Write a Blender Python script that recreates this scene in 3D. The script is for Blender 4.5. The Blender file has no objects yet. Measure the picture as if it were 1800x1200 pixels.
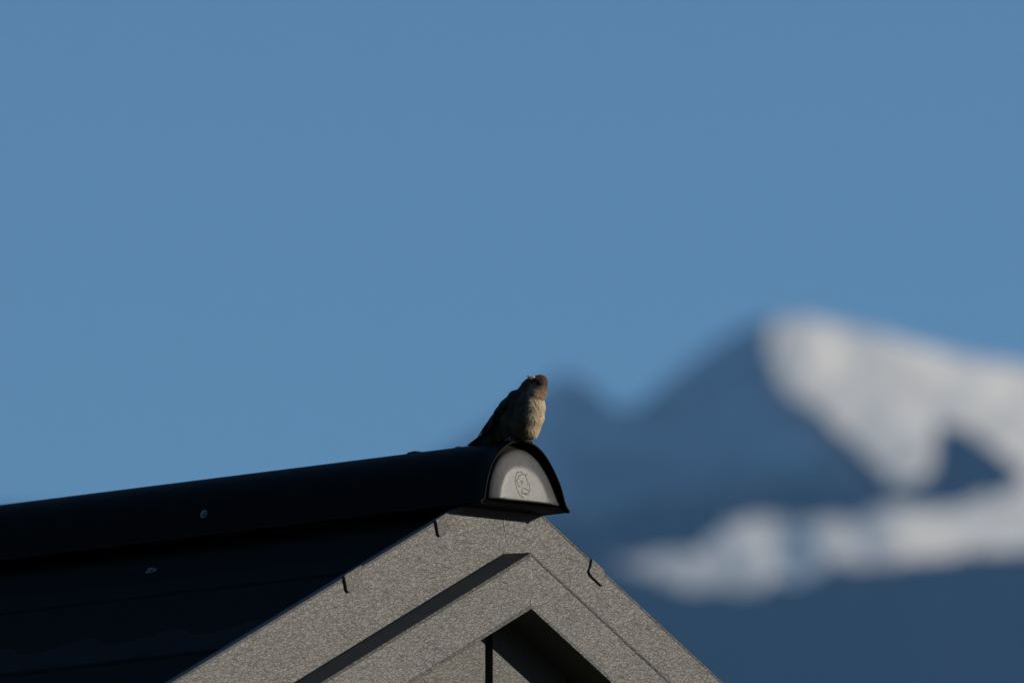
import bpy, bmesh, math, random
from mathutils import Vector, Matrix, noise
from math import sin, cos, tan, pi, radians, exp
random.seed(7)
sc = bpy.context.scene
COL = sc.collection

# ------------------------------------------------------------ camera, sky, sun, exposure
PITCH = radians(8.62)
LENS = 484.0
D0 = 21.78                       # metres to the gable
PX = 0.0009                      # metres per unit used for the gable and the bird
CAM = Vector((0, 0, 1.6))
cam = bpy.data.cameras.new('camera'); cam.lens = LENS; cam.sensor_width = 36
cam.clip_start = 0.5; cam.clip_end = 60000
cam.dof.use_dof = True; cam.dof.aperture_fstop = 7.6
cam.dof.focus_distance = D0 - 0.03; cam.dof.aperture_blades = 0
camo = bpy.data.objects.new('camera', cam); COL.objects.link(camo)
camo.location = CAM; camo.rotation_euler = (pi/2 + PITCH, 0, 0)
sc.camera = camo

SUN = Vector((1.0, -0.074, 0.25)).normalized()
elev = math.asin(SUN.z); az = math.atan2(SUN.x, SUN.y)
w = bpy.data.worlds.new("World"); sc.world = w; w.use_nodes = True
wn = w.node_tree; bg = wn.nodes['Background']
sky = wn.nodes.new('ShaderNodeTexSky'); sky.sky_type = 'NISHITA'; sky.sun_disc = False
sky.sun_elevation = elev; sky.sun_rotation = az
sky.dust_density = 0; sky.air_density = 0.62; sky.altitude = 400; sky.ozone_density = 2.5
wb = wn.nodes.new('ShaderNodeMix'); wb.data_type = 'RGBA'; wb.blend_type = 'MULTIPLY'   # camera white balance
wb.inputs[0].default_value = 1; wb.inputs[7].default_value = (.88, 1.045, .99, 1)
wn.links.new(sky.outputs[0], wb.inputs[6]); wn.links.new(wb.outputs[2], bg.inputs[0]); bg.inputs[1].default_value = 0.108
sl = bpy.data.lights.new('sun', 'SUN'); sl.energy = 5.0; sl.angle = radians(0.5); sl.color = (1.0, 0.91, 0.77)
slo = bpy.data.objects.new('sun', sl); COL.objects.link(slo)
slo.rotation_euler = SUN.to_track_quat('Z', 'Y').to_euler(); slo.location = (20, -5, 30)
vs = sc.view_settings
vs.view_transform = 'Standard'; vs.look = 'None'; vs.gamma = 1; vs.exposure = 0.0; vs.use_curve_mapping = False
sc.cycles.use_denoising = True
sc.cycles.max_bounces = 8

# ------------------------------------------------------------ frames of reference
ALPHA = radians(48.7)            # the gable is turned this far from facing the camera
TP = 0.512                       # tangent of the roof pitch
GV = Vector((cos(ALPHA), sin(ALPHA), 0)); NV = Vector((sin(ALPHA), -cos(ALPHA), 0)); ZV = Vector((0, 0, 1))
FW = Vector((0, cos(PITCH), sin(PITCH))); UP = Vector((0, -sin(PITCH), cos(PITCH))); RT = Vector((1, 0, 0))
O = CAM + FW*D0 + RT*(-14*PX) + UP*(-243*PX)      # apex of the barge boards

def W(g, n, z):                  # gable frame -> world
    return O + (GV*g + NV*n + ZV*z)*PX

def ray(x, y):
    k = 36.0/1800/LENS
    return FW + RT*((x-900)*k) + UP*((600-y)*k)

def at_y(x, y, Y):               # point of a sight line at depth Y
    d = ray(x, y)
    return CAM + d*((Y-CAM.y)/d.y)

# ------------------------------------------------------------ materials
def mat(name, col=(.5, .5, .5), rough=.5, metal=0, spec=.5):
    m = bpy.data.materials.new(name); m.use_nodes = True
    b = m.node_tree.nodes['Principled BSDF']
    b.inputs['Base Color'].default_value = (*col, 1); b.inputs['Roughness'].default_value = rough
    b.inputs['Metallic'].default_value = metal; b.inputs['Specular IOR Level'].default_value = spec
    return m, m.node_tree, b

def N(nt, t, **kw):
    n = nt.nodes.new(t)
    for k, v in kw.items():
        if k in n.inputs: n.inputs[k].default_value = v
        else: setattr(n, k, v)
    return n

def coords(nt, scale):
    tc = nt.nodes.new('ShaderNodeTexCoord'); mp = nt.nodes.new('ShaderNodeMapping')
    mp.inputs['Scale'].default_value = scale
    nt.links.new(tc.outputs['Object'], mp.inputs['Vector'])
    return mp.outputs[0]

def wrinkled(name, col, rough, strength, rot):
    """coil-coated sheet steel with a leather-like wrinkle lacquer"""
    m, nt, b = mat(name, col, rough, spec=.36)
    L = nt.links
    v = coords(nt, (1, 1, 1.6)); nt.nodes['Mapping'].inputs['Rotation'].default_value = rot
    warp = N(nt, 'ShaderNodeTexNoise', Scale=95.0, Detail=1.0); L.new(v, warp.inputs['Vector'])
    mx = N(nt, 'ShaderNodeMix', data_type='RGBA', blend_type='LINEAR_LIGHT'); mx.inputs[0].default_value = 0.006
    L.new(v, mx.inputs[6]); L.new(warp.outputs['Color'], mx.inputs[7])
    n1 = N(nt, 'ShaderNodeTexNoise', Scale=62.0, Detail=1.0, Roughness=.4); L.new(mx.outputs[2], n1.inputs['Vector'])
    k_ = N(nt, 'ShaderNodeMath', operation='MULTIPLY'); L.new(n1.outputs[0], k_.inputs[0]); k_.inputs[1].default_value = 42.0
    sn = N(nt, 'ShaderNodeMath', operation='SINE'); L.new(k_.outputs[0], sn.inputs[0])
    n4 = N(nt, 'ShaderNodeTexNoise', Scale=190.0, Detail=0.5); L.new(mx.outputs[2], n4.inputs['Vector'])
    mr = N(nt, 'ShaderNodeMath', operation='MULTIPLY_ADD'); L.new(sn.outputs[0], mr.inputs[0]); mr.inputs[1].default_value = .22; L.new(n4.outputs[0], mr.inputs[2])
    n2 = N(nt, 'ShaderNodeTexNoise', Scale=420.0, Detail=2.0); L.new(v, n2.inputs['Vector'])
    ad = N(nt, 'ShaderNodeMath', operation='MULTIPLY_ADD'); L.new(n2.outputs[0], ad.inputs[0]); ad.inputs[1].default_value = .06
    L.new(mr.outputs[0], ad.inputs[2])
    bp = N(nt, 'ShaderNodeBump', Strength=strength, Distance=.0013); L.new(ad.outputs[0], bp.inputs['Height'])
    L.new(bp.outputs[0], b.inputs['Normal'])
    # faint weathering: dust and thin streaks
    n3 = N(nt, 'ShaderNodeTexNoise', Scale=9.0, Detail=5.0, Roughness=.65); L.new(coords(nt, (1, 1, .5)), n3.inputs['Vector'])
    cr = N(nt, 'ShaderNodeValToRGB'); L.new(n3.outputs[0], cr.inputs[0])
    e = cr.color_ramp.elements
    e[0].position = .3; e[1].position = .75
    e[0].color = (col[0]*.82, col[1]*.83, col[2]*.84, 1); e[1].color = (col[0]*1.16, col[1]*1.14, col[2]*1.1, 1)
    L.new(cr.outputs[0], b.inputs['Base Color'])
    return m

M_barge_l = wrinkled('wrinkled_grey_steel_left', (.070, .067, .060), .49, .5, (0, 0, 0))
M_barge_r = wrinkled('wrinkled_grey_steel_right', (.070, .067, .060), .49, .5, (0, .5, 0))
M_board = wrinkled('wrinkled_grey_cladding', (.058, .056, .050), .51, .48, (0, .2, 0))

def satin(name, col, rough, noise_s=60, bump=.15, var=.25, spec=.5, dist=.0006):
    m, nt, b = mat(name, col, rough, spec=spec); L = nt.links
    v = coords(nt, (1, 1, 1))
    n = N(nt, 'ShaderNodeTexNoise', Scale=float(noise_s), Detail=6.0, Roughness=.7); L.new(v, n.inputs['Vector'])
    cr = N(nt, 'ShaderNodeValToRGB'); L.new(n.outputs[0], cr.inputs[0]); e = cr.color_ramp.elements
    e[0].position = .3; e[1].position = .72
    e[0].color = (*[c*(1-var) for c in col], 1); e[1].color = (*[c*(1+var) for c in col], 1)
    L.new(cr.outputs[0], b.inputs['Base Color'])
    n2 = N(nt, 'ShaderNodeTexNoise', Scale=float(noise_s)*9, Detail=3.0); L.new(v, n2.inputs['Vector'])
    bp = N(nt, 'ShaderNodeBump', Strength=bump, Distance=dist); L.new(n2.outputs[0], bp.inputs['Height'])
    L.new(bp.outputs[0], b.inputs['Normal'])
    return m
M_black = satin('black_coated_steel', (.0035, .0035, .0035), .5, 30, .15, .3, .02)
M_ridge = satin('black_ridge_steel', (.0035, .0035, .0035), .45, 30, .12, .3, .03)
M_cap = satin('end_cap_steel', (.038, .037, .034), .375, 130, .6, .5, .56)
M_line = satin('engraved_line', (.075, .071, .063), .5, 60, .1, .2)
M_screw = satin('screw_steel', (.16, .15, .14), .3, 60, .1, .2)
M_seam = satin('bare_folded_edge', (.30, .29, .26), .3, 60, .1, .2)
M_dark = satin('dark_underlay', (.006, .006, .006), .9, 30, .1, .2, .1)
M_wall = satin('side_wall_paint', (.09, .088, .08), .6, 12, .2, .2)
M_dirt = satin('dry_dirt', (.05, .035, .025), .9, 400, .6, .4, .1)

# ------------------------------------------------------------ mesh helpers
def link(name, me, m, parent=None, smooth=False):
    o = bpy.data.objects.new(name, me); COL.objects.link(o)
    if m: me.materials.append(m)
    if parent:
        o.parent = parent
        o.matrix_parent_inverse = Matrix.Identity(4)
        p = parent; loc = Vector((0, 0, 0))
        while p: loc = loc + p.location; p = p.parent
        for v in me.vertices: v.co -= loc
    if smooth:
        for p in me.polygons: p.use_smooth = True
    return o

def mesh(name, vs_, fs, m, parent=None, smooth=False, kind=None):
    me = bpy.data.meshes.new(name); me.from_pydata([tuple(v) for v in vs_], [], fs); me.update()
    bm = bmesh.new(); bm.from_mesh(me); bmesh.ops.recalc_face_normals(bm, faces=bm.faces); bm.to_mesh(me); bm.free()
    o = link(name, me, m, parent, smooth)
    if kind: o['kind'] = kind
    return o

def empty(name, loc, label, cat, group=None):
    o = bpy.data.objects.new(name, None); COL.objects.link(o); o.location = loc
    o.empty_display_size = .05
    o['label'] = label; o['category'] = cat
    if group: o['group'] = group
    return o

def loft(rings, closed=True, caps=True):
    """rings of equal length -> verts, faces"""
    n = len(rings[0]); V = [p for r in rings for p in r]; F = []
    for i in range(len(rings)-1):
        for j in range(n if closed else n-1):
            a = i*n+j; b_ = i*n+(j+1) % n
            F.append((a, b_, b_+n, a+n))
    if caps and closed:
        F.append(tuple(range(n))); F.append(tuple(range((len(rings)-1)*n, len(rings)*n)))
    return V, F

def tube_pts(pts, rad, seg=8):
    rings = []
    for i, p in enumerate(pts):
        a = pts[max(0, i-1)]; b_ = pts[min(len(pts)-1, i+1)]
        t = (Vector(b_)-Vector(a)).normalized()
        ref = Vector((0, 0, 1)) if abs(t.z) < .9 else Vector((1, 0, 0))
        s = t.cross(ref).normalized(); u = s.cross(t)
        r = rad[i] if isinstance(rad, (list, tuple)) else rad
        rings.append([Vector(p)+(s*cos(k*2*pi/seg)+u*sin(k*2*pi/seg))*r for k in range(seg)])
    return loft(rings)

def smoothline(pts, sub=4):
    out = []
    for i in range(len(pts)-1):
        p0 = Vector(pts[max(0, i-1)]); p1 = Vector(pts[i]); p2 = Vector(pts[i+1]); p3 = Vector(pts[min(len(pts)-1, i+2)])
        for k in range(sub):
            t = k/sub
            out.append(.5*((2*p1)+(p2-p0)*t+(2*p0-5*p1+4*p2-p3)*t*t+(3*p1-p0-3*p2+p3)*t*t*t))
    out.append(Vector(pts[-1])); return out

# ------------------------------------------------------------ ground and mountain
def ground():
    m, nt, b = mat('winter_grass', (.06, .07, .035), .9)
    v = coords(nt, (1, 1, 1)); n = N(nt, 'ShaderNodeTexNoise', Scale=.6, Detail=8.0); nt.links.new(v, n.inputs['Vector'])
    cr = N(nt, 'ShaderNodeValToRGB'); e = cr.color_ramp.elements; e[0].color = (.035, .045, .02, 1); e[1].color = (.1, .1, .055, 1)
    nt.links.new(n.outputs[0], cr.inputs[0]); nt.links.new(cr.outputs[0], b.inputs['Base Color'])
    S = 11000
    o = mesh('ground', [(-S, -2000, 0), (S, -2000, 0), (S, 14000, 0), (-S, 14000, 0)], [(0, 1, 2, 3)], m)
    o['kind'] = 'structure'
ground()

YC = 8000.0
M2P = (at_y(901, 600, YC)-at_y(900, 600, YC)).x            # metres per photo pixel at the crest
SKY = [(-15000, 4300), (-9500, 3100), (-6000, 1500), (-3500, 1150), (-1500, 1060), (-200, 960), (400, 900), (640, 850), (760, 795), (830, 752), (900, 712), (950, 680),
       (1005, 655), (1040, 678), (1085, 716), (1125, 706), (1165, 672), (1210, 636), (1265, 596), (1320, 568), (1365, 556),
       (1430, 556), (1480, 570), (1560, 590), (1650, 610), (1760, 632), (1830, 645), (2000, 700), (2600, 760), (4200, 1000), (7600, 1500), (15000, 4200)]
SNOW = [(1352, 540), (1820, 560), (2300, 640), (2700, 900), (2100, 985), (1900, 968), (1800, 966), (1700, 978), (1600, 988), (1450, 1000), (1380, 1010), (1310, 1046),
        (1210, 1046), (1120, 1018), (1045, 996), (1060, 982), (1150, 962), (1300, 925), (1400, 905), (1500, 900), (1650, 884),
        (1745, 872), (1790, 828), (1735, 788), (1675, 752), (1640, 735), (1642, 790), (1612, 836), (1580, 855), (1545, 838), (1500, 780),
        (1450, 735), (1385, 700), (1362, 660), (1350, 610)]
def interp(tab, x):
    if x <= tab[0][0]: return tab[0][1]
    for (a, b_), (c, d) in zip(tab, tab[1:]):
        if x <= c: return b_+(d-b_)*(x-a)/(c-a)
    return tab[-1][1]
def sdist(poly, x, y):
    best = 1e9; ins = False; n = len(poly)
    for i in range(n):
        x1, y1 = poly[i]; x2, y2 = poly[(i+1) % n]
        if (y1 > y) != (y2 > y) and x < (x2-x1)*(y-y1)/(y2-y1)+x1: ins = not ins
        dx, dy = x2-x1, y2-y1
        t = max(0, min(1, ((x-x1)*dx+(y-y1)*dy)/(dx*dx+dy*dy)))
        d = math.hypot(x-x1-t*dx, y-y1-t*dy)
        if d < best: best = d
    return best if ins else -best
def smooth(a, b_, x):
    t = max(0, min(1, (x-a)/(b_-a))); return t*t*(3-2*t)

def mountain():
    Zof = lambda y: at_y(900, y, YC).z
    p_per_m = 1/M2P
    us = []
    x = -15000
    while x < 15000:
        us.append(x); x += 5 if 620 < x < 1950 else (60 if -600 < x < 2800 else 240)
    rows = []                                                   # metres below the crest
    d = 0
    while d < 1300:
        rows.append(d); d += 2.2 if d < 230 else (20 if d < 420 else 120)
    V = []; cols = []; F = []
    def nz(p, s, o=4): return noise.fractal(Vector(p)*s, 1.0, 2.0, o)
    nr = 0
    for u in us:
        X = (u-900)*M2P
        jag = nz((X, 0, 3.1), 1/60.0)*3.5
        s0 = (1352-u)*M2P
        cr0 = (.62*s0 if s0 < 260 else .62*260+(s0-260)*.1) if s0 > 0 else .45*min(-s0, 400)
        Hs = sum(Zof(interp(SKY, u+q*140)) for q in range(-4, 5))/9*(YC+cr0)/YC
        Hn = Zof(interp(SKY, u))
        H = Hn*(YC+cr0-1.35*(Hs-Hn*(YC+cr0)/YC))/YC + jag
        pass
        # crest line of the spur: faces left of it look away from the sun
        col_ = []
        for k, dd in enumerate(rows):
            z = max(-2.0, H-dd)
            proj = lambda dp: 600-((z-1.6)*YC/(YC+dp)+1.6-Zof(600))*p_per_m
            base_d = -1.35*(Hs-z)
            def spur(yp, be):
                xc = min(1352+max(0, yp-680)*.9, 1560)
                s_ = (xc-u)*M2P
                if s_ > 0: return s_, (.62*s_ if s_ < 260 else .62*260+(s_-260)*.1)*(1-1.2*be)
                return s_, .45*(-s_ if -s_ < 400 else 400)
            ypx = proj(base_d+cr0)
            s, sd_ = spur(ypx, 0)
            ypx = proj(base_d+sd_)
            ytop = interp([(700, 1010), (1060, 985), (1150, 950), (1300, 915), (1450, 888), (1650, 865), (1900, 850)], u)
            bench = smooth(ytop-120, ytop, ypx)
            s, sd_ = spur(ypx, bench)
            dep = base_d+sd_
            ypx = proj(dep)
            dep += nz((X, z, 0), 1/45.0)*4+nz((X, z, 5), 1/150.0)*8
            c = 0.0; ice = 0.0
            if 300 < u < 2700:
                sd = sdist(SNOW, u+nz((X, z, 9), 1/24.0)*26, ypx+nz((X, z, 13), 1/24.0)*20)
                c = smooth(-12, 16, sd)
                c *= smooth(980, 1420, u+ (ypx-980)*.4)*.02+.98-.50*smooth(1380, 1060, u)
            low = smooth(965, 1035, ypx-nz((X, z, 21), 1/40.0)*12+max(0, 1200-u)*.05)
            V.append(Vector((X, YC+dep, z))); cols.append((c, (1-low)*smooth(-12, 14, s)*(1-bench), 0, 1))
        nr = len(rows)
    nu = len(us)
    for i in range(nu-1):
        for k in range(nr-1):
            a = i*nr+k; F.append((a, a+1, a+nr+1, a+nr))
    # the far side
    base = len(V)
    for i, u in enumerate(us):
        c0 = V[i*nr]
        for q, (dy, dz) in enumerate([(60, .93), (400, .7), (2200, 0)]):
            V.append(Vector((c0.x, c0.y+dy, c0.z*dz-2*(dz == 0)))); cols.append((.6, .3, 0, 1))
    for i in range(nu-1):
        a, b_ = i*nr, (i+1)*nr; p, q = base+i*3, base+(i+1)*3
        F += [(a, b_, q, p), (p, q, q+1, p+1), (p+1, q+1, q+2, p+2)]
    m, nt, b = mat('mountain_snow_rock_forest', (.3, .3, .3), .9, spec=.0); L = nt.links
    at = N(nt, 'ShaderNodeAttribute', attribute_name='cover'); sp = nt.nodes.new('ShaderNodeSeparateColor'); L.new(at.outputs['Color'], sp.inputs[0])
    v = coords(nt, (1, 1, 1))
    nn = N(nt, 'ShaderNodeTexNoise', Scale=.11, Detail=6.0, Roughness=.7); L.new(v, nn.inputs['Vector'])
    thr = N(nt, 'ShaderNodeMapRange', interpolation_type='SMOOTHSTEP')
    sub = N(nt, 'ShaderNodeMath', operation='SUBTRACT'); L.new(sp.outputs[0], sub.inputs[0]); L.new(nn.outputs[0], sub.inputs[1])
    L.new(sub.outputs[0], thr.inputs[0]); thr.inputs[1].default_value = -.16; thr.inputs[2].default_value = .10
    rock_shade_snow = N(nt, 'ShaderNodeMix', data_type='RGBA'); L.new(sp.outputs[1], rock_shade_snow.inputs[0])
    rock_shade_snow.inputs[6].default_value = (.003, .003, .008, 1); rock_shade_snow.inputs[7].default_value = (.33, .36, .40, 1)  # second colour: snow and stone of the left face, blue shade put in
    big = N(nt, 'ShaderNodeTexNoise', Scale=.022, Detail=4.0, Roughness=.6); L.new(v, big.inputs['Vector'])
    sc_ = N(nt, 'ShaderNodeValToRGB'); L.new(big.outputs[0], sc_.inputs[0]); e = sc_.color_ramp.elements
    e[0].position = .35; e[1].position = .62; e[0].color = (.78, .70, .60, 1); e[1].color = (.97, .88, .75, 1)
    rk = N(nt, 'ShaderNodeMapRange'); L.new(big.outputs[0], rk.inputs[0]); rk.inputs[1].default_value = .3; rk.inputs[2].default_value = .7
    rk.inputs[3].default_value = .45; rk.inputs[4].default_value = 1.55
    rv = N(nt, 'ShaderNodeVectorMath', operation='SCALE'); L.new(rock_shade_snow.outputs[2], rv.inputs[0]); L.new(rk.outputs[0], rv.inputs['Scale'])
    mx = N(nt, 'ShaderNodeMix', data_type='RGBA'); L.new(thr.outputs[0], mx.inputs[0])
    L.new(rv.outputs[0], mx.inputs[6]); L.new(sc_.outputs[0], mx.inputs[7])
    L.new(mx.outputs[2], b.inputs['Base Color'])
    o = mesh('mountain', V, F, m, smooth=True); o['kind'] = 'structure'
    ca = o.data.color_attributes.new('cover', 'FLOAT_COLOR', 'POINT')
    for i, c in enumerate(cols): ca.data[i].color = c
mountain()

def unseen_hills():
    """wooded valley sides added out of view, to block low sky light and deepen shadows"""
    V = []; F = []; nA = 150; prof = [(0, 0), (.35, .22), (.7, .62), (1.0, 1.0), (1.25, .8), (2.0, .3), (2.6, 0)]
    a0, a1 = radians(22), radians(338)          # the gap is where the mountain stands
    for i in range(nA+1):
        a = a0+(a1-a0)*i/nA
        R0 = 2600+300*sin(a*3)
        h = 430+170*noise.fractal(Vector((cos(a)*2.2, sin(a)*2.2, 1.7)), 1.0, 2.0, 5)
        edge = min(1, i/14, (nA-i)/14); h *= .25+.75*edge
        if sin(a) > .6: h *= .82
        for r, f in prof:
            jit = 1+.05*noise.noise(Vector((a*9, r*3, 4)))
            x, y = sin(a)*(R0*(.75+r*.32))*jit, cos(a)*(R0*(.75+r*.32))*jit
            y = max(y, -1950)
            V.append((x, y, max(-1.5, h*f-1.5)))
    n_ = len(prof)
    for i in range(nA):
        for q in range(n_-1):
            k_ = i*n_+q; F.append((k_, k_+1, k_+n_+1, k_+n_))
    m, nt, b = mat('unseen_hill_forest', (.03, .04, .03), .95, spec=.1)
    n = N(nt, 'ShaderNodeTexNoise', Scale=.02, Detail=9.0, Roughness=.7); nt.links.new(coords(nt, (1, 1, 1)), n.inputs['Vector'])
    cr = N(nt, 'ShaderNodeValToRGB'); e = cr.color_ramp.elements; e[0].color = (.012, .018, .012, 1); e[1].color = (.06, .065, .04, 1)
    nt.links.new(n.outputs[0], cr.inputs[0]); nt.links.new(cr.outputs[0], b.inputs['Base Color'])
    o = mesh('unseen_hills', V, F, m, smooth=True); o['kind'] = 'structure'
unseen_hills()

def haze():
    bm = bmesh.new()
    x0, x1, y0, y1, z0, z1 = -12000, 12000, -2500, 14500, -3, 1700
    V = [(x, y, z) for x in (x0, x1) for y in (y0, y1) for z in (z0, z1)]
    F = [(0, 1, 3, 2), (4, 6, 7, 5), (0, 4, 5, 1), (2, 3, 7, 6), (0, 2, 6, 4), (1, 5, 7, 3)]
    m = bpy.data.materials.new('thin_air'); m.use_nodes = True; nt = m.node_tree
    nt.nodes.clear(); out = nt.nodes.new('ShaderNodeOutputMaterial'); pv = nt.nodes.new('ShaderNodeVolumePrincipled')
    pv.inputs['Color'].default_value = (.24, .54, 1, 1); pv.inputs['Density'].default_value = 5.1e-5; pv.inputs['Anisotropy'].default_value = 0.1
    nt.links.new(pv.outputs[0], out.inputs['Volume'])
    o = mesh('haze', V, F, m); o['kind'] = 'stuff'
haze()

# ------------------------------------------------------------ the building
HW, HL = 2700, 5200              # half width and length of the house, in gable units
ZG = -O.z/PX                     # ground in gable units
house = empty('wooden_outbuilding', W(0, -40, ZG), 'gabled outbuilding with black metal roof and wrinkled grey barge boards under the perched bird', 'building')

def barge(side, m):
    prof = [(-26, -3), (-3, 0), (-1.4, 1.0), (0, .6), (.9, -.8), (.8, -2.5), (0, -4.5), (0, -70), (0, -129), (1, -131), (60, -134.3), (63.6, -135), (64.4, -137.0), (63.9, -139.5), (63, -141),
            (63, -226), (64.5, -230), (64, -233.5), (61.5, -235), (58, -234), (56, -231), (-28, -229), (-28, -200), (-26, -10)]
    st = [0, 300, 800, 1400, 2100, 2950]
    rings = [[W(side*g, n, t-g*TP) for n, t in prof] for g in st]
    V, F = loft(rings, caps=False); F.append(tuple(range((len(st)-1)*len(prof), len(st)*len(prof))))
    o = mesh('barge_board', V, F, m, house)
    return o
bl = barge(-1, M_barge_l); br = barge(1, M_barge_r)

def tab(side, g0, g1, h, parent, m, taper, outl_=None):
    """the folded end of a sheet that laps over the top edge of the barge board"""
    # outline in (g, t) measured from the sloping edge; high at g0, dying into the board at g1
    outl = outl_ or [(g0, 5), (g0+5, -h*.35), (g0+8, -h*.75), (g0+12, -h*.95), (g0+18, -h), (g1-6, -h*.92), (g1, -h*.8), (g1, 4)]
    V = []; n = len(outl)
    for g, t in outl:
        k = (g-g0)/(g1-g0)
        d = 3.8*(1-k)+1.6 if taper else 4.2
        V.append(W(side*g if side > 0 else g, d, t-abs(g)*TP))
    for g, t in outl: V.append(W(side*g if side > 0 else g, -1, t-abs(g)*TP))
    F = [tuple(range(n))]+[(i, (i+1) % n, (i+1) % n+n, i+n) for i in range(n)]
    o = mesh('sheet_tab', V, F, m, parent)
    bv = o.modifiers.new('bevel', 'BEVEL'); bv.width = .0013; bv.segments = 3
    return o
tab(-1, -425, -375, 32, bl, M_barge_l, True)
tab(-1, -186, -146, 32, bl, M_barge_l, True)
tab(1, 232, 262, 30, br, M_barge_r, False, [(232, 3), (229, -12), (224, -24), (226, -28.5), (233, -30), (259, -30.5), (265, -24), (267, 3)])

# seams: thin folded strips at the mitre
def seam(n, z0, z1, lean=0):
    V, F = tube_pts([W(0, n, z0), W(lean*.5, n, (z0+z1)/2), W(lean, n, z1)], 1.3*PX, 10)
    mesh('seam', V, F, M_seam, bl, smooth=True)
seam(-.3, -64, -92, 1)
seam(-1.0, -92, -131, 0)
seam(62.1, -141, -214, .3)
seam(62.7, -214, -232, .5)

# gable cladding: vertical boards over a dark underlay
mesh('underlay', [W(-HW, -46, ZG), W(HW, -46, ZG), W(HW, -46, -HW*TP-60), W(0, -46, -60), W(-HW, -46, -HW*TP-60)], [(0, 1, 2, 3, 4)], M_dark, house)
pitch_b = 212
k = -14
while k*pitch_b < HW:
    a = k*pitch_b; b_ = a+pitch_b-15; off = random.choice([0, .6, -.6]) + (3.5 if k == 0 else 0)
    top = lambda g: -abs(g)*TP-90
    gs = [a, b_] if a*b_ >= 0 else [a, 0, b_]
    if abs(a) < HW+10 and abs(b_) < HW+10:
        V = [W(g, n, z) for n in (-30+off, -45) for g, z in [(a, ZG+60)]+[(b_, ZG+60)]+[(g, top(g)) for g in reversed(gs)]]
        n_ = len(V)//2
        F = [tuple(range(n_)), tuple(range(n_, 2*n_))]+[(i, (i+1) % n_, (i+1) % n_+n_, i+n_) for i in range(n_)]
        o = mesh('cladding_board', V, F, M_board, house)
        bv = o.modifiers.new('bevel', 'BEVEL'); bv.width = .0012; bv.segments = 2
    k += 1
# long walls and back gable
for s in (-1, 1):
    V = [W(s*HW, -48, ZG), W(s*HW, -HL, ZG), W(s*HW, -HL, -HW*TP-40), W(s*HW, -48, -HW*TP-40)]
    V += [W(s*(HW-100), -48, ZG), W(s*(HW-100), -HL, ZG), W(s*(HW-100), -HL, -HW*TP-40), W(s*(HW-100), -48, -HW*TP-40)]
    mesh('side_wall', V, [(0, 1, 2, 3), (4, 5, 6, 7), (0, 1, 5, 4), (3, 2, 6, 7), (0, 3, 7, 4), (1, 2, 6, 5)], M_wall, house)
mesh('back_wall', [W(-HW, -HL, ZG), W(HW, -HL, ZG), W(HW, -HL, -HW*TP-40), W(0, -HL, -40), W(-HW, -HL, -HW*TP-40)], [(0, 1, 2, 3, 4)], M_wall, house)
for s in (-1, 1):   # roof deck below the sheets
    mesh('roof_deck', [W(0, -24, -24), W(s*2980, -24, -24-2980*TP), W(s*2980, -HL-200, -24-2980*TP), W(0, -HL-200, -24),
                       W(0, -24, -44), W(s*2980, -24, -44-2980*TP), W(s*2980, -HL-200, -44-2980*TP), W(0, -HL-200, -44)],
         [(0, 1, 2, 3), (4, 5, 6, 7), (0, 1, 5, 4), (3, 2, 6, 7), (0, 3, 7, 4), (1, 2, 6, 5)], M_dark, house)

# roof sheets: courses of pressed metal tiles
def course(side, j):
    cl = 330                                   # gable units along g per course
    g0, g1 = j*cl, min((j+1)*cl+8, 2990)
    n0, n1 = -27, -(HL+200)
    nu = 260; V = []; F = []
    prof = [(0, 0), (.25, .8), (.6, 3.4), (.93, 6), (.985, 5), (1.0, -9)]
    for i in range(nu+1):
        n = n0+(n1-n0)*i/nu
        ph = (n % 205)/205.0
        wv = (0.5-0.5*cos(2*pi*ph))**1.2*1.0
        for f, h in prof:
            g = g0+(g1-g0)*f
            V.append(W(side*g, n, -g*TP-28+h+(wv if f < .99 else wv)))
    m_ = len(prof)
    for i in range(nu):
        for q in range(m_-1):
            a = i*m_+q; F.append((a, a+1, a+m_+1, a+m_))
    mesh('tile_course', V, F, M_black, house, smooth=True)
for s in (-1, 1):
    for j in range(9): course(s, j)

# ------------------------------------------------------------ ridge cap with pressed end cap
def zc(X, Y): return (820+X/6.6667, 750+Y/6.6667)
def cp(X, Y, n=60.0):
    x, y = zc(X, Y); bx, by = 886+.751*n, 843.3-.088*n
    g = (x-bx)/.66; z = -(y-by-.1*g)/.991
    return g, z
outer = [(188, 905), (172, 880), (185, 855), (214, 830), (240, 650), (300, 440), (390, 295), (500, 200), (620, 155), (735, 180), (850, 248), (950, 365),
         (1045, 540), (1115, 710), (1160, 880), (1190, 950), (1218, 990), (1200, 1005)]
ring = [cp(*p) for p in outer]
ring = [(p.x, p.y) for p in smoothline([Vector((a, b_, 0)) for a, b_ in ring], 3)]
cx = sum(p[0] for p in ring)/len(ring)
def inset(pts, d):
    out = []
    for i, p in enumerate(pts):
        a = Vector(pts[max(0, i-1)]); b_ = Vector(pts[min(len(pts)-1, i+1)]); t = (b_-a).normalized()
        nrm = Vector((t.y, -t.x))
        out.append((p[0]+nrm.x*d, p[1]+nrm.y*d))
    return out
inn = inset(ring, 1.8)
rc = None
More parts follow.
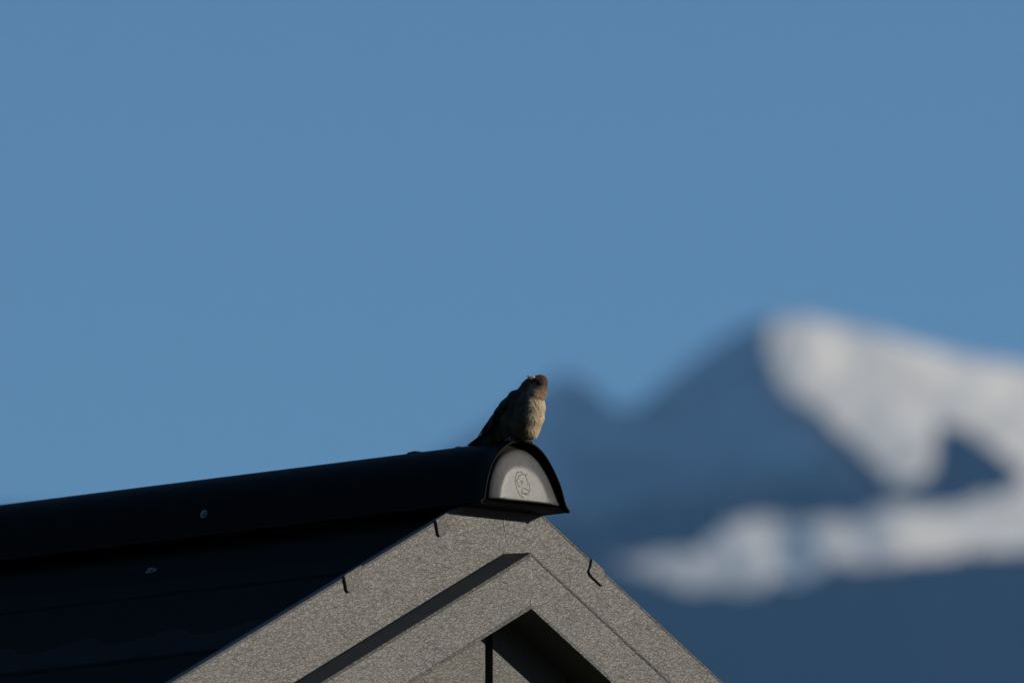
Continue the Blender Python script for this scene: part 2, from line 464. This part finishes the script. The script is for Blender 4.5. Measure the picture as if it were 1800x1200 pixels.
for (na, nb, grow) in ((60, -1650, 0), (-1560, -3400, 1.5), (-3310, -5420, 3)):
    ro = inset(ring, -grow); ri = inset(inn, -grow)
    loop = ro+list(reversed(ri)); bead = [(q[0], q[1]) for q in loop]
    n_ = len(ro)
    loop_b = inset(ro, -1.2)+list(reversed(inset(ri, .6)))
    rings = [[W(g, na, z) for g, z in loop], [W(g, na-1.2, z) for g, z in loop_b], [W(g, na-4, z) for g, z in loop_b], [W(g, na-6, z) for g, z in loop]]
    rings += [[W(g, na+(nb-na)*f, z) for g, z in loop] for f in (.02, .3, .6, 1)]
    V, F = loft(rings)
    F = F[:-2]
    L_ = len(loop)
    for r in (0, len(rings)-1):
        for i in range(n_-1):
            F.append((r*L_+i, r*L_+i+1, r*L_+L_-2-i, r*L_+L_-1-i))
    o = mesh('ridge_cap', V, F, M_ridge, house)
    for p in o.data.polygons: p.use_smooth = len(p.vertices) == 4
    es = o.modifiers.new('edges', 'EDGE_SPLIT'); es.split_angle = radians(40)
    if rc is None: rc = o

# end cap: dished plate with raised field
pl = [(262, 838), (275, 715), (292, 630), (330, 500), (385, 395), (450, 320), (530, 274), (640, 255), (745, 288), (850, 370), (910, 445), (965, 530),
      (1010, 625), (1050, 725), (1090, 830), (1128, 925), (1060, 932), (950, 915), (800, 900), (600, 884), (430, 872), (330, 862)]
plate = [cp(*p, 49) for p in pl]
plate = [(p.x, p.y) for p in smoothline([Vector((a, b_, 0)) for a, b_ in plate+[plate[0]]], 4)][:-1]
fld = [(392, 845), (398, 770), (420, 680), (455, 590), (500, 528), (560, 492), (620, 482), (690, 497), (760, 535), (825, 592), (870, 655), (905, 735),
       (930, 810), (950, 880), (985, 908), (1000, 912), (930, 905), (850, 897), (750, 888), (620, 874), (500, 864), (430, 856)]
field = [cp(*p, 55) for p in fld]
field = [(p.x, p.y) for p in smoothline([Vector((a, b_, 0)) for a, b_ in field+[field[0]]], 4)][:-1]
def lerp2(A, B, t): return [(a[0]+(b_[0]-a[0])*t, a[1]+(b_[1]-a[1])*t) for a, b_ in zip(A, B)]
pc = (sum(p[0] for p in plate)/len(plate), sum(p[1] for p in plate)/len(plate))
fc = (sum(p[0] for p in field)/len(field), sum(p[1] for p in field)/len(field))
def scale2(A, c, s): return [(c[0]+(a[0]-c[0])*s, c[1]+(a[1]-c[1])*s) for a in A]
def gridrings():
    R = []
    seq = [(scale2(plate, pc, 1.004), 34), (plate, 39), (lerp2(plate, field, .03), 43.5), (lerp2(plate, field, .07), 45.4), (lerp2(plate, field, .13), 46.6),
           (lerp2(plate, field, .35), 49.2), (lerp2(plate, field, .6), 52.0), (lerp2(plate, field, .85), 54.6), (lerp2(plate, field, .95), 55.5),
           (lerp2(plate, field, 1.05), 56.0), (scale2(field, fc, .85), 56.2), (scale2(field, fc, .6), 56.3), (scale2(field, fc, .3), 56.4), (scale2(field, fc, .03), 56.4)]
    for A, n in seq: R.append([W(g, n-(z-6)*.035*smooth(38, 47, n), z) for g, z in A])
    return R
V, F = loft(gridrings(), caps=False); F.append(tuple(range(len(V)-len(plate), len(V))))
ec = mesh('end_cap', V, F, M_cap, rc, smooth=True)
# its rim inside the tube and the flange that closes the bottom
base_l = cp(185, 893); base_r = cp(1205, 1000)
flo = [cp(262, 842), cp(500, 868), cp(800, 898), cp(1130, 930)]
V = [W(base_l[0], 57, base_l[1]), W(base_r[0], 57, base_r[1]), W(flo[3][0], 46, flo[3][1]), W(flo[0][0], 46, flo[0][1]),
     W(base_l[0], -60, base_l[1]-1), W(base_r[0], -60, base_r[1]-1)]
mesh('bottom_flange', V, [(0, 1, 2, 3), (0, 1, 5, 4)], M_black, rc)
V = [W(g, 38, z) for g, z in inset(ring, 2.0)]
mesh('groove_back', V, [tuple(range(len(V)))], M_black, rc)

# embossed head in an oval, the maker's mark on the end cap
def em(X, Y):   # zoomed drawing -> gable plane
    x, y = 895+X/17.14, 815+Y/17.14
    n = 58.0
    g = (x-(886+.751*n))/.66; z = -(y-(843.3-.088*n)-.1*g)/.991
    return W(g, 56.05-(z-6)*.035, z)
strokes = [[(570, 300), (545, 335), (490, 340), (430, 290), (360, 245), (290, 260), (240, 320), (205, 420), (195, 520), (205, 620), (235, 740), (275, 850), (340, 950), (440, 1040)],
           [(420, 335), (350, 345), (300, 400), (270, 470), (215, 510)], [(215, 510), (250, 560), (270, 640), (290, 690), (350, 680)],
           [(360, 560), (385, 530), (425, 545), (425, 585), (390, 605), (365, 590)],
           [(500, 345), (530, 430), (560, 520), (590, 580), (560, 630)], [(410, 715), (450, 750), (510, 765), (560, 795), (610, 830)],
           [(360, 850), (390, 900), (450, 920), (510, 925), (575, 925)], [(600, 600), (625, 700), (630, 830), (590, 900), (560, 930)],
           [(380, 760), (400, 830), (440, 880)], [(470, 870), (500, 900), (540, 890)]]
bm_all_v = []; bm_all_f = []
for s_ in strokes:
    pts = smoothline([em(*p) for p in s_], 3)
    v_, f_ = tube_pts(pts, .0007, 6); o_ = len(bm_all_v); bm_all_v += v_; bm_all_f += [tuple(i+o_ for i in f) for f in f_]
mesh('head_emblem', bm_all_v, bm_all_f, M_line, rc)

def screw(pos, nrm, parent, r=6.0):
    nrm = nrm.normalized(); s = nrm.cross(Vector((0, .3, 1))).normalized(); u = s.cross(nrm)
    rings = []
    for rr, h, k6 in ((r*1.35, 0, 0), (r*1.35, 1.2, 0), (r*1.15, 1.8, 0), (r*.8, 2.0, 1), (r*.8, 4.6, 1), (r*.66, 5.4, 1), (r*.1, 5.5, 1)):
        rings.append([pos+(nrm*h+(s*cos(a*pi/6)+u*sin(a*pi/6))*rr*(1 if not k6 else (1 if a % 2 == 0 else .9)))*PX for a in range(12)])
    V, F = loft(rings); mesh('screw', V, F, M_screw, parent)
g_, z_ = cp(247, 620); screw(W(g_-.5, -612, z_), (-GV+ZV*.25), rc)
g_, z_ = cp(925, 325); screw(W(g_, 40, z_), (GV*.8+ZV*.6), rc, 3)
screw(W(-228, -633, -228*TP-12), (-GV*TP+ZV), house, 8)

# crumbs of dirt on the ridge
def crumb(n, L_, h, label):
    apex = max(ring, key=lambda p: p[1])
    me = bmesh.new(); bmesh.ops.create_icosphere(me, subdivisions=3, radius=1)
    for v in me.verts:
        q = v.co.copy(); k_ = 1+.35*noise.noise(q*2.3+Vector((n, 0, 0)))
        v.co = W(apex[0]-3+q.x*9*k_, n+q.y*L_*k_, apex[1]-.8+q.z*h*k_)
    m_ = bpy.data.meshes.new('dirt_crumb'); me.to_mesh(m_); me.free()
    o = link('dirt_crumb', m_, M_dirt, None, True)
    c = sum((v.co for v in m_.vertices), Vector())/len(m_.vertices)
    for v in m_.vertices: v.co -= c
    o.location = c; o['label'] = label; o['category'] = 'dirt'
crumb(-192, 17, 4.0, 'long low crumb of brown dirt on the black ridge, farther from the bird')
crumb(-86, 6, 2.6, 'small dark crumb of dirt on the black ridge just behind the tail of the bird')

# ------------------------------------------------------------ the bird
REF = W(-20, 57.5, 62.0)                                   # ridge top under the bird, photo position (918, 774)
def P(x, y, d=0.0):
    yu = 774-y
    return REF+Vector(((x-918), d, (yu+.133*d)/.991))*PX

def feather_mat():
    m, nt, b = mat('plumage', (.1, .08, .05), .75, spec=.2); L = nt.links
    at = N(nt, 'ShaderNodeAttribute', attribute_name='col'); L.new(at.outputs['Color'], b.inputs['Base Color'])
    b.inputs['Sheen Weight'].default_value = .12
    return m
M_fe = feather_mat()
M_wing = satin('wing_feather', (.020, .014, .008), .85, 250, .3, .45, .15)
M_beak = satin('horn_beak', (.42, .36, .31), .32, 200, .1, .15)
M_leg = satin('leg_skin', (.16, .12, .10), .5, 300, .3, .25)
M_eye = mat('eye_black', (.004, .003, .003), .1)[0]

bird = empty('perched_finch', REF, 'small brown finch perched on the black roof ridge with its head turned to the left', 'bird')

blobs = [(926, 745, -6, 28.5), (935, 716, -16, 26.5), (938, 702, -16, 22), (905, 716, 12, 23), (908, 740, 10, 29), (884, 744, 32, 23), (895, 728, 22, 22),
         (868, 756, 48, 14.5), (854, 767, 60, 8), (948, 678, -18, 16.6), (943, 673, -19, 13.5), (949, 690, -18, 15.5), (926, 690, -4, 15.5), (930, 679, -13, 12.5), (931.5, 671, -20, 7.5),
         (951, 672, -17, 14.5), (935, 758, -8, 15), (917, 705, 0, 19),
         (932, 731, -12, 28), (941, 697, -18, 19.5), (906, 759, 12, 20), (888, 767, 30, 15), (868, 774, 48, 11), (858, 777, 56, 7), (846, 779.5, 66, 5), (850, 771, 62, 7.5), (841, 777, 71, 5.5), (832, 781.5, 79, 3.8), (910, 701, 1, 16.5), (860, 764, 54, 11), (893, 752, 26, 20)]
bm = bmesh.new()
for x, y, d, r in blobs:
    bmesh.ops.create_icosphere(bm, subdivisions=3, radius=r*PX, matrix=Matrix.Translation(P(x, y, d)-REF))
me = bpy.data.meshes.new('tmp'); bm.to_mesh(me); bm.free()
tmp = bpy.data.objects.new('tmp', me); COL.objects.link(tmp)
rm = tmp.modifiers.new('r', 'REMESH'); rm.mode = 'VOXEL'; rm.voxel_size = 1.5*PX
sm = tmp.modifiers.new('s', 'SMOOTH'); sm.factor = .6; sm.iterations = 32
dg = bpy.context.evaluated_depsgraph_get(); dg.update()
bme = bpy.data.meshes.new_from_object(tmp.evaluated_get(dg)); bpy.data.objects.remove(tmp)
body = bpy.data.objects.new('body', bme); COL.objects.link(body); body.parent = bird; bme.materials.append(M_fe)
for p in bme.polygons: p.use_smooth = True

BEAK = Vector((-.71, -.16, .68)).normalized()
HC = P(947, 679, -18)-REF
EYE_C = P(950.5, 672.3, -32.5)-REF
def mixc(a, b_, t): return tuple(x+(y-x)*t for x, y in zip(a, b_))
def albedo_and_shade(p, nrm):
    """p relative to REF in metres"""
    q = p/PX
    xi = 918+q.x; yi = 774-(q.z*.991-.133*q.y)
    n_ = nrm.normalized(); fwd = n_.dot(NV); lat = n_.dot(GV); up = n_.z
    hd = (p-HC).length/PX
    head = smooth(31, 22, hd) if yi < 708 else 0
    head = smooth(709, 693, yi)*smooth(905, 925, xi)
    # body
    front = smooth(.30, .72, fwd - .1*up)*smooth(922, 940, xi)  # cream fades out toward the terminator: shade side darkened in the colour
    under = 0
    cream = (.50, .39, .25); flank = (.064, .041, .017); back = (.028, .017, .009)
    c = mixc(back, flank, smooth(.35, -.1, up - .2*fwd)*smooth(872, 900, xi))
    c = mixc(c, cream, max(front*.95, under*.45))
    # darker smudges down the breast
    sN = noise.noise(Vector((q.x*.10, q.y*.10, q.z*.02))+Vector((3, 1, 7)))
    c = mixc(c, (.13, .085, .045), smooth(.15, .6, sN)*.22*(.3+.7*front))
    if head > 0:
        d = (p-HC)/PX
        crown = d.dot(Vector((.55, .0, .83)))
        h = mixc((.30, .20, .12), (.095, .045, .022), smooth(-4, 5, crown))
        back_h = d.dot(-BEAK)
        h = mixc(h, (.26, .13, .04), smooth(10, 17, back_h)*.6)
        lore = (d-(BEAK*11+Vector((0, -8, 0)))).length
        h = mixc(h, (.04, .025, .018), smooth(9, 4, lore)*.8)
        ey = (p-EYE_C).length/PX
        h = mixc(h, (.02, .012, .01), smooth(8.5, 5, ey))
        h = mixc(h, (.24, .17, .11), smooth(5, 2, abs(ey-9.5))*(.5 if d.z < 0 else .0))
        h = mixc(h, (.035, .024, .016), smooth(937, 927, xi)*.9)  # shade on the throat and left of the head, put into the colour
        c = mixc(c, h, head)
    coll = abs((yi-696)-(xi-940)*.28)
    c = mixc(c, (.10, .055, .03), smooth(4, 1.2, coll)*smooth(925, 935, xi)*.7)
    return c
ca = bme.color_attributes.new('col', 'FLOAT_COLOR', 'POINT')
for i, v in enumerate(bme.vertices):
    ca.data[i].color = (*[x*.6 for x in albedo_and_shade(v.co, v.normal)], 1)

# plumage: thousands of small overlapping feathers on the body
def plumage():
    V = []; F = []; Cc = []; Nn = []
    polys = bme.polygons; areas = [p.area for p in polys]
    idx = random.choices(range(len(polys)), areas, k=12000)
    tailw = Vector((-.62, .42, -.66)).normalized()
    for i in idx:
        p = polys[i]; c = p.center + Vector((random.uniform(-1, 1), random.uniform(-1, 1), random.uniform(-1, 1)))*PX*.5
        nrm = p.normal
        if c.z < -2*PX: continue
        hd = (c-HC).length/PX
        t = smooth(26, 19, hd)
        if (c-(P(936.5, 663.5, -27)-REF)).length < 5*PX: continue
        if (c-EYE_C).length < 4.2*PX: continue
        f = (tailw.lerp(-BEAK, t) + Vector((random.gauss(0, .16), random.gauss(0, .16), random.gauss(0, .16))))
        f = f-nrm*f.dot(nrm)
        if f.length < .1: continue
        f.normalize(); s = nrm.cross(f)
        ln = (7.5*(1-t)+3.4*t)*random.uniform(.75, 1.2)*PX; wd = ln*.30*random.uniform(.8, 1.2)
        if random.random() < .12: ln *= 1.25
        lift = (.15+random.uniform(0, .18))*PX*(1-.4*t)
        b0 = c-nrm*.5*PX-f*ln*.25
        o_ = len(V)
        mid = b0+f*ln*.55+nrm*(lift*.8+.1*PX); tip = b0+f*ln+nrm*(lift+.1*PX)
        V += [b0, b0+f*ln*.35+s*wd+nrm*lift*.4, b0+f*ln*.8+s*wd*.8+nrm*lift*.8, tip, b0+f*ln*.8-s*wd*.8+nrm*lift*.8, b0+f*ln*.35-s*wd+nrm*lift*.4, mid]
        F += [(o_+6, o_+(k_+1) % 6, o_+k_) for k_ in range(6)]
        Nn += [tuple((nrm*1.0+s*q).normalized()) for q in (0, .12, .1, 0, -.1, -.12, 0)]
        a = albedo_and_shade(c, nrm); k_ = random.uniform(.9, 1.1)
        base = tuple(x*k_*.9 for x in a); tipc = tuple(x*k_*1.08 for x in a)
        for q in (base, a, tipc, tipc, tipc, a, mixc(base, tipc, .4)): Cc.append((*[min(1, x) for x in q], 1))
    m_ = bpy.data.meshes.new('plumage'); m_.from_pydata([tuple(v) for v in V], [], F); m_.update()
    o = bpy.data.objects.new('plumage', m_); COL.objects.link(o); o.parent = bird; m_.materials.append(M_fe); o['kind'] = 'stuff'
    a_ = m_.color_attributes.new('col', 'FLOAT_COLOR', 'POINT')
    for i, q in enumerate(Cc): a_.data[i].color = q
    for p in m_.polygons: p.use_smooth = True
    m_.normals_split_custom_set_from_vertices(Nn)      # soft plumage: feathers shade like the body under them
plumage()

def blade(name, a, b_, wd, up, parent, m, camber=.18, tipr=.5):
    """one long feather from a to b_, cambered, with a raised shaft"""
    a = Vector(a); b_ = Vector(b_); t = (b_-a); ln = t.length; t.normalize()
    s = t.cross(up).normalized(); u = s.cross(t)
    rings = []
    for f, k_ in ((0, .35), (.15, .8), (.4, 1), (.7, 1), (.88, .82), (.96, .5), (1, .08)):
        c = a+t*ln*f+u*(sin(f*pi)*ln*.03)
        r = wd*k_
        rings.append([c-s*r-u*r*camber, c-s*r*.5+u*.1*r, c+u*(.18*wd+.0002), c+s*r*.5+u*.1*r, c+s*r-u*r*camber,
                      c+s*r*.5-u*.0004, c-u*.0004, c-s*r*.5-u*.0004])
    V, F = loft(rings)
    return mesh(name, V, F, m, parent, smooth=True)

def gl(p, g): return p+GV*g*PX
UPW = Vector((-.45, -.25, .85))
for side in (-1, 1):
    off = side*20
    # the wing: a shield of coverts with flight feathers showing beyond it
    pts = [(906, 703), (897, 712), (888, 724), (878, 738), (868, 750), (858, 760)]
    ctr = [P(910, 706, 10), P(902, 714, 17), P(893, 726, 24), P(882, 740, 33), P(870, 752, 45), P(860, 761, 56)]
    wds = [8, 15, 18, 16, 11, 5]
    rings = []
    nside = (GV*side*.8+Vector((-.2, .1, .45))).normalized()
    for i, (c, wd) in enumerate(zip(ctr, wds)):
        c = c+GV*off*PX*(1-.09*i)
        t = (ctr[min(i+1, 5)]-ctr[max(i-1, 0)]).normalized(); s = t.cross(nside).normalized()
        rg = []
        for k_ in range(12):
            a = k_*pi/6
            rg.append(c+(s*cos(a)*wd+nside*sin(a)*4.5*min(1, wd/12))*PX)
        rings.append(rg)
    V, F = loft(rings)
    wing = mesh('wing', V, F, M_wing, bird, smooth=True)
    for k_ in range(8):
        a = P(893-k_*1.2, 722+k_*3.2, 24)+GV*(off*.9)*PX; b_ = P(845+k_*3.4, 771-abs(k_-2)*1.2+k_*.3, 64-k_*1.5)+GV*side*(5+k_*.8)*PX
        blade('flight_feather', a+nside*(3+k_*.3)*PX, b_, 3.6*PX, nside, wing, M_wing)
    for r_ in range(3):
        for k_ in range(5):
            f = .12+.2*r_; i0 = 1+r_
            c = ctr[i0]+GV*off*PX*(1-.09*i0)
            t = (ctr[min(i0+1, 5)]-ctr[max(i0-1, 0)]).normalized(); s = t.cross(nside).normalized()
            a = c+s*((k_-2)*wds[i0]*.42)*PX+nside*4*PX
            blade('covert', a, a+t*16*PX-nside*1.5*PX, 3.6*PX, nside, wing, M_wing)
for k_ in range(7):
    l = (k_-3)
    blade('tail_feather', P(866, 757, 50)+GV*l*1.6*PX+ZV*(1-abs(l)*.3)*PX, P(828, 783.6, 80)+GV*l*2.4*PX+ZV*(1.2-abs(l)*.25)*PX, 3.4*PX, Vector((0, 0, 1)), bird, M_wing)

# head: beak, eyes
BDIR = Vector((-.90, -.32, .26)).normalized()
def beak(name, base_off, r0, ln, drop):
    u = Vector((.2, .1, 1)); s = BDIR.cross(u).normalized(); u = s.cross(BDIR)
    a = P(940.5, 665.6, -26)+u*base_off*PX
    rings = []
    for f in (0, .15, .35, .55, .75, .9, 1):
        r = r0*(1-f)**.75*PX+.00012
        c = a+BDIR*ln*f*PX+u*drop*f*f*PX
        rings.append([c+s*cos(k*pi/5)*r*.85+u*sin(k*pi/5)*r for k in range(10)])
    V, F = loft(rings); return mesh(name, V, F, M_beak, bird, smooth=True)
beak('upper_beak', 1.1, 3.9, 14.5, -1.0)
beak('lower_beak', -2.3, 3.0, 12.5, 1.6)
for sy in (-1, 1):
    e_off = EYE_C if sy < 0 else Vector((EYE_C.x+2*PX, HC.y*2-EYE_C.y, EYE_C.z))
    bm = bmesh.new(); bmesh.ops.create_uvsphere(bm, u_segments=24, v_segments=16, radius=4.0*PX, matrix=Matrix.Translation(e_off+Vector((0, (.2 if sy < 0 else -.2)*PX, 0))))
    me = bpy.data.meshes.new('eye'); bm.to_mesh(me); bm.free()
    for p in me.polygons: p.use_smooth = True
    me.materials.append(M_eye)
    o = bpy.data.objects.new('eye', me); COL.objects.link(o); o.parent = bird

# legs and gripping toes
def arch_z(g):
    best = min(ring[6:-6], key=lambda p: abs(p[0]-g)); return best[1]
def foot(g, n, knee):
    z = arch_z(g)+1.6
    ank = W(g, n, z+3)
    V, F = tube_pts(smoothline([knee, knee.lerp(ank, .5)+NV*1.5*PX, ank], 3), 1.5*PX, 8)
    leg = mesh('leg', V, F, M_leg, bird, smooth=True)
    for dg, L_ in ((-5, 12), (0, 14), (5, 12), (0, -9)):
        e = g+dg; s_ = 1 if L_ > 0 else -1
        pts = [ank, W(g+dg*.4, n+L_*.35, arch_z(g+dg*.4)+2.2), W(g+dg*.8, n+L_*.7, arch_z(g+dg*.8)+1.7), W(e, n+L_, arch_z(e)+(1.2 if n+L_ < 60 else -1.5))]
        v_, f_ = tube_pts(smoothline(pts, 3), [1.4*PX]*4+[1.2*PX]*3+[1.0*PX]*2+[.6*PX], 7)
        mesh('toe', v_, f_, M_leg, leg, smooth=True)
foot(3, 50, P(929, 764, 0)); foot(-38, 44, P(908, 764, 2))
